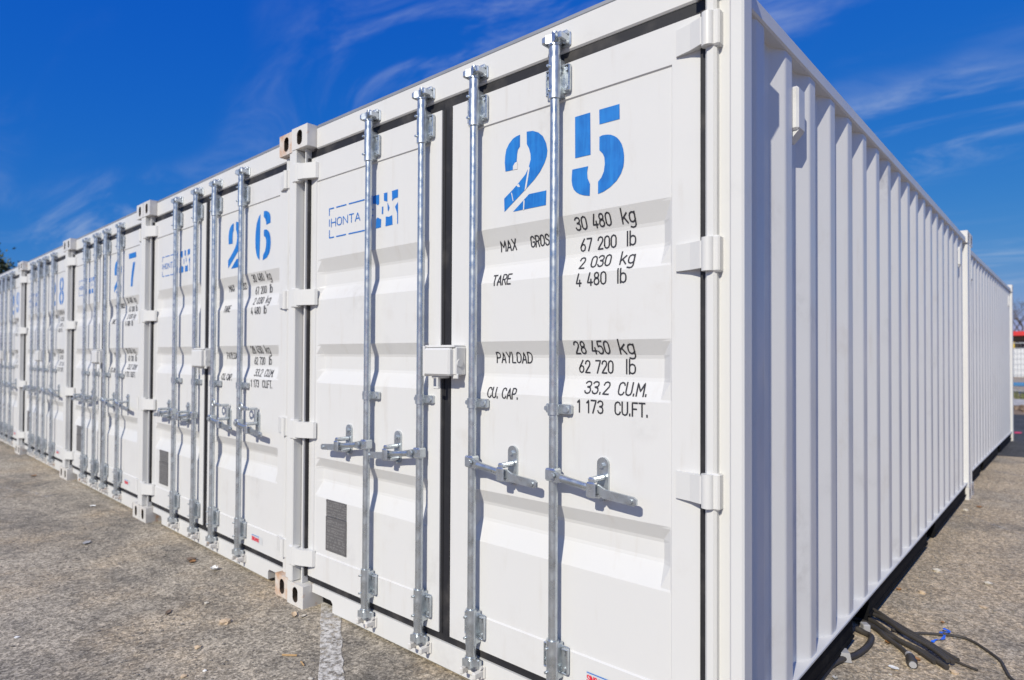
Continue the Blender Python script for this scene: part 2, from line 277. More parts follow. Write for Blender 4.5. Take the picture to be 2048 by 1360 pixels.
# ------------------------------------------------------------------ the setting: ground
def sheet(name, x0, x1, y0, y1, z, mat, label=None, kind='structure'):
    m = MB(); m.add([(x0, y0, z), (x1, y0, z), (x1, y1, z), (x0, y1, z)], [(0, 1, 2, 3)]); o = link(name, m.mesh(name, mat)); tag(o, label, None, None, kind); return o
sheet('ground', -500, 500, -300, 700, 0.0, 'asphalt_worn', 'worn dusty grey brown asphalt of the yard')
def uneven_sheet(name, x0, x1, edge0, edge1, z, mat, label, step=0.25, amp=0.12, seed=1):
    rnd = random.Random(seed); m = MB(); n = int((x1-x0)/step); V = []; F = []; a = b = 0.0
    for i in range(n+1):
        x = x0+(x1-x0)*i/n; a = a*.8+rnd.uniform(-amp, amp)*.5; b = b*.8+rnd.uniform(-amp, amp)*.5
        V += [(x, edge0(x)+a, z), (x, edge1(x)+b, z)]
        if i: F.append((2*i-2, 2*i, 2*i+1, 2*i-1))
    m.add(V, F); o = link(name, m.mesh(name, mat)); tag(o, label, None, None, 'structure'); return o
uneven_sheet('asphalt_road', -40, 60, lambda x: 9.75+0.25*x, lambda x: 19.5+0.05*x, 0.004, 'asphalt_dark', 'darker asphalt beyond the containers', 0.2, 0.05)
uneven_sheet('earth_path', -40, 60, lambda x: 19.0+0.05*x, lambda x: 22.9, 0.008, 'earth', 'strip of bare brown earth behind the yard', 0.3, 0.3, 3)
uneven_sheet('pale_path', -40, 60, lambda x: 22.8, lambda x: 26.6, 0.012, 'pale_concrete', 'pale concrete strip before the site fence', 0.5, 0.1, 4)

# ------------------------------------------------------------------ container dimensions (metres)
W, LEN, H = 2.438, 6.058, 2.591
GROOVES = ((0.594, 0.681, 0.747, 0.803), (1.199, 1.271, 1.347, 1.406), (1.643, 1.715, 1.789, 1.862))
DOOR_R = dict(xa=-1.239, xb=-0.148, pa=-1.136, pb=-0.245)
DOOR_L = dict(xa=-2.325, xb=-1.306, pa=-2.278, pb=-1.380)
Z0, Z1 = 0.158, 2.418
cl = lambda t: max(0.0, min(1.0, t))
def door_y(x, z, d):
    if x <= d['pa'] or x >= d['pb'] or z <= 0.292 or z >= 2.287: return 0.056
    g = 0.0
    for a, b, c, e in GROOVES: g = max(g, cl(min((z-a)/(b-a), (e-z)/(e-c))))
    ga, gb = d['pa']+0.008, d['pb']-0.006
    return 0.062+0.029*min(g, cl(min((x-ga)/0.034, (gb-x)/0.034)))
def door_mesh(d):
    xs = [d['xa'], d['pa'], d['pa']+.004, d['pa']+.008, d['pa']+.042]+[d['pa']+.042+(d['pb']-d['pa']-.084)*i/4 for i in (1, 2, 3)]+[d['pb']-.042, d['pb']-.008, d['pb']-.004, d['pb'], d['xb']]
    zs = [Z0, .292, .296]+[z for g in GROOVES for z in (g[0], g[0]+.008, g[1]-.006, g[1]+.006, g[2]-.006, g[2]+.006, g[3]-.008, g[3])]+[2.283, 2.287, Z1]
    zs = sorted(zs); m = MB(); nx = len(xs); V = []
    for z in zs:
        for x in xs:
            y = door_y(x, z, d)
            V.append((x, y, z))
    F = [(j*nx+i, j*nx+i+1, (j+1)*nx+i+1, (j+1)*nx+i) for j in range(len(zs)-1) for i in range(nx-1)]
    m.add(V, F)
    a, b, y, Y = d['xa'], d['xb'], .056, .105
    m.add([(a, y, Z0), (b, y, Z0), (b, y, Z1), (a, y, Z1), (a, Y, Z0), (b, Y, Z0), (b, Y, Z1), (a, Y, Z1)], [(0, 4, 5, 1), (3, 2, 6, 7), (0, 3, 7, 4), (1, 5, 6, 2), (4, 7, 6, 5)])
    return m.mesh('door', 'white_panel')

# ---- stroke lettering laid on the pressed door skin
G = {
 '0': (.5, [[(0,.25),(0,.75),(.07,.92),(.25,1),(.43,.92),(.5,.75),(.5,.25),(.43,.08),(.25,0),(.07,.08),(0,.25)]]),
 '1': (.28, [[(.02,.8),(.2,1),(.2,0)]]),
 '2': (.5, [[(0,.76),(.06,.93),(.25,1),(.44,.93),(.5,.76),(.45,.58),(0,0),(.5,0)]]),
 '3': (.5, [[(0,.86),(.08,.96),(.25,1),(.44,.93),(.49,.76),(.42,.6),(.2,.54)],[(.2,.54),(.44,.46),(.5,.27),(.44,.07),(.25,0),(.06,.06),(0,.18)]]),
 '4': (.5, [[(.24,1),(0,.22),(.5,.22)],[(.36,.46),(.36,0)]]),
 '5': (.5, [[(.47,1),(.06,1),(.03,.56),(.2,.63),(.4,.58),(.5,.38),(.48,.16),(.36,.02),(.2,0),(.05,.06),(0,.17)]]),
 '6': (.5, [[(.38,1),(.12,.6),(0,.3),(.07,.08),(.25,0),(.44,.08),(.5,.3),(.43,.5),(.25,.57),(.1,.5),(.02,.38)]]),
 '7': (.5, [[(0,1),(.5,1),(.17,0)]]),
 '8': (.5, [[(.25,.54),(.08,.62),(.04,.78),(.1,.94),(.25,1),(.4,.94),(.46,.78),(.42,.62),(.25,.54)],[(.25,.54),(.06,.45),(0,.25),(.07,.07),(.25,0),(.43,.07),(.5,.25),(.44,.45),(.25,.54)]]),
 'M': (.62, [[(0,0),(0,1),(.31,.35),(.62,1),(.62,0)]]), 'A': (.54, [[(0,0),(.27,1),(.54,0)],[(.09,.3),(.45,.3)]]), 'X': (.5, [[(0,0),(.5,1)],[(0,1),(.5,0)]]),
 'G': (.52, [[(.5,.8),(.42,.95),(.26,1),(.07,.92),(0,.75),(0,.25),(.07,.08),(.26,0),(.45,.08),(.52,.22),(.52,.48),(.28,.48)]]), 'R': (.5, [[(0,0),(0,1),(.3,1),(.47,.92),(.5,.75),(.46,.58),(.3,.5),(0,.5)],[(.27,.5),(.5,0)]]),
 'O': (.52, [[(0,.25),(0,.75),(.07,.92),(.26,1),(.45,.92),(.52,.75),(.52,.25),(.45,.08),(.26,0),(.07,.08),(0,.25)]]), 'S': (.5, [[(.5,.82),(.42,.95),(.25,1),(.08,.94),(.02,.78),(.08,.6),(.42,.44),(.5,.25),(.43,.07),(.25,0),(.07,.06),(0,.2)]]),
 'T': (.5, [[(0,1),(.5,1)],[(.25,1),(.25,0)]]), 'E': (.46, [[(.46,1),(0,1),(0,0),(.46,0)],[(0,.53),(.38,.53)]]), 'P': (.5, [[(0,0),(0,1),(.3,1),(.47,.92),(.5,.73),(.46,.54),(.3,.46),(0,.46)]]),
 'Y': (.52, [[(0,1),(.26,.46),(.52,1)],[(.26,.46),(.26,0)]]), 'L': (.42, [[(0,1),(0,0),(.42,0)]]), 'D': (.52, [[(0,0),(0,1),(.26,1),(.45,.9),(.52,.7),(.52,.3),(.45,.1),(.26,0),(0,0)]]),
 'C': (.5, [[(.5,.8),(.43,.94),(.26,1),(.07,.92),(0,.75),(0,.25),(.07,.08),(.26,0),(.43,.06),(.5,.2)]]), 'U': (.52, [[(0,1),(0,.25),(.07,.07),(.26,0),(.45,.07),(.52,.25),(.52,1)]]), 'F': (.46, [[(.46,1),(0,1),(0,0)],[(0,.52),(.36,.52)]]),
 'H': (.54, [[(0,0),(0,1)],[(.54,0),(.54,1)],[(0,.5),(.54,.5)]]), 'N': (.54, [[(0,0),(0,1),(.54,0),(.54,1)]]), 'I': (.05, [[(.02,0),(.02,1)]]), '.': (.08, [[(.02,0),(.02,.1)]]),
 'k': (.46, [[(0,0),(0,1.1)],[(.42,.72),(0,.28)],[(.16,.44),(.46,0)]]), 'g': (.46, [[(.46,.72),(.46,-.2),(.38,-.36),(.2,-.4),(.02,-.34)],[(.46,.55),(.38,.7),(.22,.74),(.06,.66),(0,.5),(0,.24),(.06,.08),(.22,0),(.38,.06),(.46,.2)]]),
 'l': (.06, [[(.03,0),(.03,1.1)]]), 'b': (.46, [[(0,0),(0,1.1)],[(0,.55),(.08,.7),(.24,.74),(.4,.66),(.46,.5),(.46,.24),(.4,.08),(.24,0),(.08,.06),(0,.2)]]), ' ': (.3, [])}
def lettering(text, x0, x1, z, h, d, mat, wd=0.0054, slant=0.0, off=0.0016):
    tot = 0; pos = []
    for ch in text: pos.append(tot); tot += G[ch][0]+.2
    sx = (x1-x0)/(tot-.2); m = MB(); lift = 0
    for ch, p in zip(text, pos):
        for st in G[ch][1]:
            P = [Vector((x0+(p+a+slant*b)*sx, z+b*h)) for a, b in st]; Q = [P[0]]
            for a, b in zip(P, P[1:]):
                k = max(1, int((b-a).length/0.005)); Q += [a+(b-a)*(i/k) for i in range(1, k+1)]
            Vv = []; lift = (lift+1) % 5
            for i, q in enumerate(Q):
                t = (Q[min(i+1, len(Q)-1)]-Q[max(i-1, 0)])
                t = t.normalized() if t.length > 1e-9 else Vector((1, 0)); nn = Vector((-t.y, t.x))*wd/2
                e = t*(wd/2 if i == len(Q)-1 else -wd/2 if i == 0 else 0)
                for c in (q+nn+e, q-nn+e): Vv.append((c.x, door_y(c.x, c.y, d)-off-lift*0.00012, c.y))
            m.add(Vv, [(2*i, 2*i+1, 2*i+3, 2*i+2) for i in range(len(Q)-1)])
    return m.mesh('lettering', mat)
def flat_shapes(polys, mat, y=0.0606, dx=0, dz=0):
    m = MB()
    for p in polys: m.add([(x+dx, y, z+dz) for x, z in p], [tuple(range(len(p)))])
    return m.mesh('stencil', mat, tri=True)
def arcpts(cx_, cz_, rx, rz, a0, a1, n=14): return [(cx_+rx*math.cos(R(a0+(a1-a0)*i/n)), cz_+rz*math.sin(R(a0+(a1-a0)*i/n))) for i in range(n+1)]
def stencil8():
    c, g = -.465, .016; o = []
    for s in (-1, 1):
        for cz_, rx, rz in ((2.145, .085, .082), (1.995, .098, .082)):
            outer = arcpts(c+s*g, cz_, rx-g, rz, 90, -90); inner = arcpts(c+s*g, cz_, (rx-g)*.42, rz*.52, -90, 90)
            p = outer+inner; o.append([(c+s*g+s*(x-(c+s*g)), z) for x, z in p])
    return o
STENCIL_8 = stencil8()
STENCIL_9 = [[(-0.930-x, 4.150-z) for x, z in p] for p in STENCIL_6]
DIG = {'2': STENCIL_2, '5': STENCIL_5, '6': STENCIL_6, '7': STENCIL_7, '8': STENCIL_8, '9': STENCIL_9}

# ------------------------------------------------------------------ container meshes, shared by all of them
def holed_face(m, o, U, Vv, Nn, w_, h_, ow, oh, depth, n=20):
    o, U, Vv, Nn = map(Vector, (o, U, Vv, Nn)); c = o+U*w_/2+Vv*h_/2; ring = []; hole = []; back = []
    for i in range(n):
        t = 2*math.pi*(i+.5)/n; a, b = math.cos(t), math.sin(t); k = 1/max(abs(a)/(w_/2), abs(b)/(h_/2)); ring.append(c+U*a*k+Vv*b*k)
        r = ow/2; hh = (oh-ow)/2; q = c+U*(r*a)+Vv*(r*b+(hh if b > 0 else -hh)); hole.append(q); back.append(q+Nn*depth)
    P = ring+hole+back
    m.add(P, [(i, (i+1) % n, n+(i+1) % n, n+i) for i in range(n)]); k0 = len(m.f)
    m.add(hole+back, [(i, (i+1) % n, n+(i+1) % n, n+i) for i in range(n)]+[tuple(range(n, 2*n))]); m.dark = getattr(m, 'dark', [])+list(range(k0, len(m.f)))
    for cu_, cv_ in ((0, 0), (1, 0), (1, 1), (0, 1)):     # close the corners the ring leaves open
        cor = o+U*w_*cu_+Vv*h_*cv_; near = sorted(range(n), key=lambda i: (ring[i]-cor).length)[:2]; m.add([cor, ring[near[0]], ring[near[1]]], [(0, 1, 2)])
def casting(rear=False, left=False):
    m = MB(); w_, dd, h_ = .155, .178, .118
    X0 = -w_; fy, by = (0, dd)
    holed_face(m, (X0, 0, 0), (1, 0, 0), (0, 0, 1), (0, 1, 0), w_, h_, .052, .082, .11)
    holed_face(m, (0, 0, 0), (0, 1, 0), (0, 0, 1), (-1, 0, 0), dd, h_, .055, .08, .06)
    m.add([(X0, 0, 0), (0, 0, 0), (0, dd, 0), (X0, dd, 0), (X0, 0, h_), (0, 0, h_), (0, dd, h_), (X0, dd, h_)], [(0, 3, 2, 1), (4, 5, 6, 7), (3, 7, 6, 2), (0, 4, 7, 3)])
    if rear: m.v = [(x, dd-y, z) for x, y, z in m.v]
    if left: m.v = [(-x, y, z) for x, y, z in m.v]
    me = m.mesh('corner_casting', 'casting_paint', fix=True); me.materials.append(MAT['casting_hole_shade'])
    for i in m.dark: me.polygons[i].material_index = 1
    return me
def wall_mesh(mirror=False):
    xc, xi, p, y0 = -.071, -.107, .2955, .604; P = [(.10, xi)]
    for i in range(-1, 18):
        yc = y0+i*p; P += [(yc-.072, xi), (yc, xc), (yc+.076, xc), (yc+.148, xi)]
    P.append((LEN-.10, xi)); P = [q for q in P if .10 <= q[0] <= LEN-.10]; Q = [P[0]]
    for a, b, c in zip(P, P[1:], P[2:]):           # pressed bends are rounded
        a, b, c = Vector(a), Vector(b), Vector(c); r = .010; u_ = (a-b).normalized()*r; v_ = (c-b).normalized()*r
        for t in (0, .33, .66, 1): Q.append(tuple((b+u_)*(1-t)**2+b*2*t*(1-t)+(b+v_)*t*t))
    Q.append(P[-1]); m = MB(); V = []
    for y, x in Q: V += [(x, y, .156), (x, y, 2.476)]
    m.add(V, [(2*i, 2*i+2, 2*i+3, 2*i+1) for i in range(len(Q)-1)], False)
    if mirror: m.v = [(-W-x, y, z) for x, y, z in m.v]
    return m.mesh('side_wall', 'white_panel')
ME = {}
for r_ in (0, 1):
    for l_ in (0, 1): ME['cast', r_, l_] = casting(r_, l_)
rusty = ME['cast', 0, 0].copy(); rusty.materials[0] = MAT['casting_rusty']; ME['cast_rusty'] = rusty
def post(left):
    m = MB(); s = (lambda x: -W-x) if left else (lambda x: x); z0, z1 = .118, 2.473
    def bx(x0, x1, *a): m.box(s(x0), s(x1), *a)
    bx(-.042, 0, 0, .069, z0, z1, .006); bx(-.096, -.046, .055, .078, z0, z1); bx(-.112, -.030, .072, .150, z0, z1)
    if left: bx(-.099, -.091, .028, .080, z0, z1, .002)
    else: bx(-.127, -.092, .028, .080, z0, z1, .008)
    return m.mesh('corner_post', 'white_paint')
ME['post', 0] = post(0); ME['post', 1] = post(1)
def rear_post(left):
    m = MB(); x0, x1 = (-.16, -.050) if not left else (-W, -W+.16); m.box(x0, x1, LEN-.155, LEN-.004, .118, 2.473, .006); return m.mesh('corner_post', 'white_paint')
ME['rpost', 0] = rear_post(0); ME['rpost', 1] = rear_post(1)
ME['wall', 0] = wall_mesh(); ME['wall', 1] = wall_mesh(True)
def rail(left, top):
    m = MB(); s = (lambda x: -W-x) if left else (lambda x: x)
    if top: m.box(s(-.125), s(-.062), .140, LEN-.150, 2.470, 2.527, .006)
    else: m.box(s(-.130), s(-.060), .150, LEN-.150, .150, .164, .003)
    return m.mesh('side_rail', 'white_paint')
for l_ in (0, 1):
    for t_ in (0, 1): ME['rail', l_, t_] = rail(l_, t_)
def channel(left):
    m = MB(); s = (lambda x: -W-x) if left else (lambda x: x)
    for a, b in ((.18, 1.57), (1.90, 3.66), (4.02, 5.88)):
        m.box(s(-.122), s(-.076), a, b, .052, .150); m.box(s(-.122), s(-.068), a, b, .040, .051); m.box(s(-.122), s(-.082), a, b, .012, .040)
    return m.mesh('rail_channel', 'black_undercoat')
ME['chan', 0] = channel(0); ME['chan', 1] = channel(1)
m = MB(); m.box(-W+.125, -.125, .12, LEN-.12, .152, .170); ME['floor'] = m.mesh('floor_base', 'black_undercoat')
for i in range(18): pass
m = MB(); m.box(-W+.064, -.064, .32, LEN-.10, 2.505, 2.520); ME['roof'] = m.mesh('roof', 'white_panel')
m = MB(); m.box(-W+.16, -.16, .060, .33, 2.577, 2.594, .003); ME['redge'] = m.mesh('roof_edge', 'roof_edge_metal')
m = MB(); m.box(-W+.158, -.158, .055, .33, 2.462, 2.576, .006); ME['header'] = m.mesh('door_header', 'white_paint')
m = MB(); m.prism_xz([(-.158, .124), (-.158, .080), (-.330, .080), (-.345, .066), (-.345, .020), (-W+.345, .020), (-W+.345, .066), (-W+.330, .080), (-W+.158, .080), (-W+.158, .124)], .055, .120); ME['sill'] = m.mesh('door_sill', 'white_paint', fix=True, tri=True)
m = MB(); m.box(-W+.157, -.157, .124, .160, .010, .150); ME['cross'] = m.mesh('notch_shade_plate', 'black_undercoat')  # black plate added behind the sill to paint the notches' hollow shade
def end_wall():
    m = MB(); V = []; n = 9
    pts = []
    for i in range(n):
        x = -W+.17+i*(W-.34)/n; p = (W-.34)/n; pts += [(x, 0), (x+p*.25, 0), (x+p*.5, -.04), (x+p*.75, -.04)]
    pts.append((-.17, 0))
    for x, y in pts: V += [(x, LEN-.06+y, .12), (x, LEN-.06+y, 2.48)]
    m.add(V, [(2*i, 2*i+2, 2*i+3, 2*i+1) for i in range(len(pts)-1)]); m.box(-W+.16, -.16, LEN-.12, LEN-.006, .02, .13); m.box(-W+.16, -.16, LEN-.12, LEN-.006, 2.475, 2.58)
    return m.mesh('end_wall', 'white_panel')
ME['end'] = end_wall()
def vent():
    m = MB(); m.box(-.112, -.056, 0, .085, 0, .165, .008); m.prism_xz([(-.112, 0), (-.058, 0), (-.090, -.035), (-.112, -.035)], .012, .073); return m.mesh('air_vent', 'white_paint')
ME['vent'] = vent()
ME['doorR'] = door_mesh(DOOR_R); ME['doorL'] = door_mesh(DOOR_L)
m = MB(); m.box(-1.301, -.128, .064, .104, 2.420, 2.461); m.box(-1.301, -.128, .064, .104, .125, .157); m.box(-1.305, -1.240, .062, .104, .1575, 2.4195); m.box(-1.296, -1.287, .057, .064, .158, 2.419, .002); m.box(-1.262, -1.245, .0575, .064, .158, 2.419, .002); m.box(-.1475, -.1275, .046, .104, .1575, 2.4195); ME['gasR'] = m.mesh('door_gasket', 'rubber')
m = MB(); m.box(-2.338, -1.302, .064, .104, 2.420, 2.461); m.box(-2.338, -1.302, .064, .104, .125, .157); m.box(-2.338, -2.3255, .040, .104, .1575, 2.4195); ME['gasL'] = m.mesh('door_gasket', 'rubber')
RY, RR = .022, .0168
m = MB(); m.cyl((0, RY, .10), (0, RY, 2.50), RR, n=20); ME['rod'] = m.mesh('locking_rod', 'galvanised')
def bracket(z0, z1):
    m = MB(); zm = (z0+z1)/2
    m.cyl((0, RY, z0), (0, RY, z1), .0230, n=20); m.box(-.024, .024, RY, .052, z0+.008, z1-.008); m.box(-.050, .050, .049, .0565, z0+.022, z1-.022, .004)
    for s in (-1, 1):
        m.box(s*.047, s*.053, .036, .052, z0+.026, z1-.026, .003); m.box(s*.028, s*.050, .034, .050, z1-.032, z1-.026, .002); m.box(s*.028, s*.050, .034, .050, z0+.026, z0+.032, .002)
        for z in (z0+.042, z1-.042): m.cyl((s*.038, .038, z), (s*.038, .050, z), .0075, n=10, smooth=False)
    for z in (z0+.03, z1-.03): m.cyl((-.012, RY-.030, z), (-.012, RY, z), .005, n=8)
    return m.mesh('rod_bracket', 'galvanised')
ME['brT'] = bracket(2.284, 2.432); ME['brB'] = bracket(.185, .328)
m = MB(); m.cyl((0, RY, 1.137), (0, RY, 1.176), .0220, n=20); m.box(-.05, .060, .040, .0608, 1.139, 1.174, .004); m.box(-.02, .02, RY, .05, 1.142, 1.171)
m.cyl((.045, .030, 1.157), (.045, .045, 1.157), .011, n=8, smooth=False); m.cyl((-.04, .030, 1.157), (-.04, .045, 1.157), .010, n=8, smooth=False); ME['guide'] = m.mesh('rod_guide', 'galvanised')
def cam_end(top):
    m = MB(); s = 1 if top else -1; zb = 2.432 if top else .185
    m.cyl((0, RY, zb), (0, RY, zb+s*.045), .021, n=16); m.cyl((0, RY, zb+s*.045), (0, RY, zb+s*.052), .025, n=16)
    z0, z1 = zb+s*.052, zb+s*.082
    star = []
    for i in range(10): rr = .036 if i % 2 == 0 else .021; star.append((rr*math.cos(i*math.pi/5+.3), RY+rr*math.sin(i*math.pi/5+.3)))
    m.prism_xy(star, min(z0, z1), max(z0, z1)); m.cyl((0, RY, z1), (0, RY, z1+s*.016), .012, n=10); m.box(-.012, .040, RY+.004, RY+.022, z0+s*.002, z1+s*.010, .003)
    return m.mesh('rod_cam', 'galvanised', fix=True)
ME['camT'] = cam_end(1); ME['camB'] = cam_end(0)
def keeper(top):
    m = MB(); s = 1 if top else -1; zc = 2.505 if top else .080
    m.box(-.050, .050, .047, .0565, zc-.028, zc+.024, .004)
    for t in (-1, 1): m.box(t*.026, t*.044, -.004, .050, zc-.018, zc+.010, .005)
    m.box(-.044, .044, .034, .050, zc+s*.010, zc+s*.028, .004); m.cyl((.038, .044, zc-s*.018), (.038, .030, zc-s*.018), .008, n=8, smooth=False)
    return m.mesh('cam_keeper', 'galvanised' if top else 'casting_paint')
ME['kpT'] = keeper(1); ME['kpB'] = keeper(0)
def handle(s):
    m = MB(); z = .925
    m.box(-.023, .023, -.012, .034, z-.026, z+.020, .006); m.cyl((s*.020, -.020, z-.002), (s*.020, -.030, z-.002), .011, n=8, smooth=False)
    pts = [(.018, .947), (.018, .897), (.060, .903), (.120, .894), (.165, .884), (.205, .886), (.222, .868), (.335, .860), (.345, .866), (.345, .888), (.336, .896), (.228, .906), (.200, .922), (.165, .918), (.110, .925), (.055, .938)]
    pts = [(a, .903-.02*(a/.345)+(b-.903+.02*(a/.345))*.80) for a, b in pts]; m.prism_xz([(s*a, b) for a, b in pts], -.015, -.005); m.cyl((s*.05, -.009, .916), (s*.19, -.010, .901), .0130, .010, n=12); m.cyl((s*.325, -.020, .879), (s*.325, -.014, .879), .008, n=10)
    return m.mesh('door_handle', 'galvanised', fix=True)
ME['hdR'] = handle(1); ME['hdL'] = handle(-1)
def catch(s):
    m = MB(); x = s*.186
    m.prism_xz([(x+.022*math.cos(t), .948+.030+.022*math.sin(t)) for t in [math.pi*i/8 for i in range(9)]]+[(x+.022*math.cos(t), .872+.022*math.sin(t)) for t in [math.pi+math.pi*i/8 for i in range(9)]], .051, .0615)
    m.box(x-.020, x+.020, -.002, .052, .868, .884, .005); m.box(x-.018, x+.018, -.028, -.017, .872, .925, .005); m.box(x-.013, x+.013, -.024, .052, .922, .940, .005)
    for z in (.972, .858): m.cyl((x, .051, z), (x, .040, z), .0085, n=8, smooth=False)
    return m.mesh('handle_catch', 'galvanised', fix=True)
ME['caR'] = catch(1); ME['caL'] = catch(-1)
def flap(s):            # catch flap swung up and open
    m = MB(); x = s*.17
    m.box(x+.010, x+.026, .030, .050, .93, 1.025, .004); m.box(x+.010, x+.026, -.012, .050, 1.012, 1.028, .004); m.box(x-.05, x+.026, -.020, -.010, 1.012, 1.034, .004)
    ring = [(x-.068+.022*math.cos(2*math.pi*i/14), -.015, 1.030+.022*math.sin(2*math.pi*i/14)) for i in range(15)]; m.tube(ring, .007, 6)
    return m.mesh('catch_flap', 'galvanised')
ME['flap'] = flap(1)
def hinge(left):
    m = MB(); hh = .042; s = (lambda x: -W+.020-x) if left else (lambda x: x)
    if left:
        m.prism_xy([(-2.255, .055), (-2.262, .040), (-2.330, .006), (-2.368, -.004), (-2.396, .000), (-2.396, .050), (-2.34, .056)], -hh, hh); m.cyl((-2.385, .016, -hh-.008), (-2.385, .016, hh+.008), .021, n=16)
        m.box(-2.425, -2.385, -.006, .03, -hh-.012, hh+.012, .006)
    else:
        m.prism_xy([(-.230, .055), (-.228, .048), (-.176, .036), (-.138, .020), (-.105, .018), (-.105, .040), (-.145, .055)], -hh, hh); m.cyl((-.116, .026, -hh-.010), (-.116, .026, hh+.008), .0185, n=18)
        m.box(-.108, -.080, .024, .060, -hh-.014, hh+.012, .005)
    return m.mesh('hinge', 'white_paint', fix=True)
ME['hiR'] = hinge(0); ME['hiL'] = hinge(1)
def lockbox():
    m = MB(); a, b, z0, z1 = -1.332, -1.168, 1.264, 1.386
    m.box(a+.010, b, -.030, .056, z0, z1-.006, .008); m.box(a, a+.012, -.026, .056, z0-.004, z1+.003, .002); m.box(a, b+.012, -.012, .056, z1-.004, z1+.006, .002)
    m.box(b-.004, b+.016, -.004, .056, z0+.004, z1-.002, .004); m.box(b-.010, b+.020, .000, .010, z0-.012, z0+.010, .003); m.cyl((b-.002, .016, 1.318), (b+.020, .016, 1.318), .016, n=14)
    m.box(-1.292, -1.248, -.010, .056, z0-.012, z0+.004, .002); m.box(-1.262, -1.252, -.012, .002, z0-.048, z0, .002); m.box(-1.280, -1.250, -.012, .002, z0-.056, z0-.046, .002)
    return m.mesh('lock_box', 'white_paint')
ME['lock'] = lockbox()
m = MB(); m.box(-2.160, -1.986, .0575, .0615, .510, .594); m.box(-2.162, -1.984, .0565, .0615, .330, .507)
for x, z in ((-2.153, .587), (-1.993, .587), (-2.154, .338), (-1.992, .338), (-2.154, .50), (-1.992, .50)): m.cyl((x, .0545, z), (x, .058, z), .005, n=8)
ME['plate'] = m.mesh('data_plate', 'plate_metal')
rs = random.Random(8); m = MB()
for i in range(15):
    z = .583-.0165*i; x = -2.150
    if abs(z-.508) < .008: continue
    while x < -2.005:
        ln = rs.uniform(.006, .026); m.box(x, min(x+ln, -1.998), .0562 if z < .508 else .0572, .0578, z-.0032, z+.0032); x += ln+rs.uniform(.004, .012)
ME['stamp'] = m.mesh('stamped_text', 'stamped_metal')
TX = [('30 480', -.624, -.480, 1.806, .043), ('kg', -.436, -.388, 1.806, .043), ('67 200', -.611, -.467, 1.729, .043), ('lb', -.424, -.392, 1.729, .043),
      ('2 030', -.606, -.480, 1.664, .040), ('kg', -.440, -.388, 1.664, .040), ('4 480', -.611, -.490, 1.600, .043), ('lb', -.444, -.412, 1.600, .043),
      ('MAX', -.990, -.912, 1.770, .040), ('GROSS', -.838, -.730, 1.770, .040), ('TARE', -1.012, -.920, 1.632, .040),
      ('28 450', -.626, -.484, 1.358, .043), ('kg', -.444, -.390, 1.358, .043), ('62 720', -.615, -.478, 1.290, .043), ('lb', -.426, -.392, 1.290, .043),
      ('33.2', -.580, -.484, 1.217, .042), ('CU.M.', -.446, -.340, 1.217, .042), ('1 173', -.604, -.500, 1.150, .043), ('CU.FT.', -.452, -.331, 1.150, .043),
      ('PAYLOAD', -1.010, -.832, 1.322, .040), ('CU. CAP.', -1.035, -.880, 1.181, .040)]
def words(t, a, b):          # one print per word
    tot = sum(G[c][0]+.2 for c in t)-.2; k_ = (b-a)/tot; p = 0; o = []
    for wd_ in t.split(' '):
        ln = sum(G[c][0]+.2 for c in wd_)-.2; o.append((wd_, a+p*k_, a+(p+ln)*k_)); p += ln+.2+G[' '][0]+.2
    return o
TEXT = [lettering(t2, a2, b2, z, h, DOOR_R, 'black_print') for t, a, b, z, h in TX for t2, a2, b2 in words(t, a, b)]
LOGO_BOX = [flat_shapes([p], 'blue_print') for p in LOGO_BLOCKS]
dm = MB()
for (ax, az), (bx_, bz_) in LOGO_DASHES:
    if abs(ax-bx_) < .01: dm.add([(ax-.003, .0606, az), (ax+.003, .0606, az), (ax+.003, .0606, bz_), (ax-.003, .0606, bz_)], [(0, 1, 2, 3)])
    else: zc = 2.119 if az > 2.05 else 1.966; dm.add([(ax, .0604, zc-.0032), (bx_, .0604, zc-.0032), (bx_, .0604, zc+.0032), (ax, .0604, zc+.0032)], [(0, 1, 2, 3)])
LOGO_LINES = dm.mesh('logo_border', 'blue_print')
LOGO_TEXT = lettering('HONTA', -2.142, -1.895, 2.023, .040, DOOR_L, 'blue_print', .0052)
m = MB(); m.add([(-.560, .0548, .202), (-.420, .0548, .202), (-.420, .0548, .248), (-.560, .0548, .248)], [(0, 1, 2, 3)]); LABEL_BACK = m.mesh('maker_label', 'grey_sticker')
m = MB(); m.add([(-.558, .0542, .241), (-.462, .0542, .241), (-.462, .0542, .245), (-.558, .0542, .245)], [(0, 1, 2, 3)]); LABEL_LINE = m.mesh('label_rule', 'blue_print')
LABEL_TEXT = lettering('SINGAMAS', -.556, -.462, .212, .022, DOOR_R, 'red_print', .0042, 0, .0024)
RODS_L, RODS_R = (-1.776, -1.398), (-1.083, -.681)
HINGE_Z = (2.345, 1.660, .945, .262)

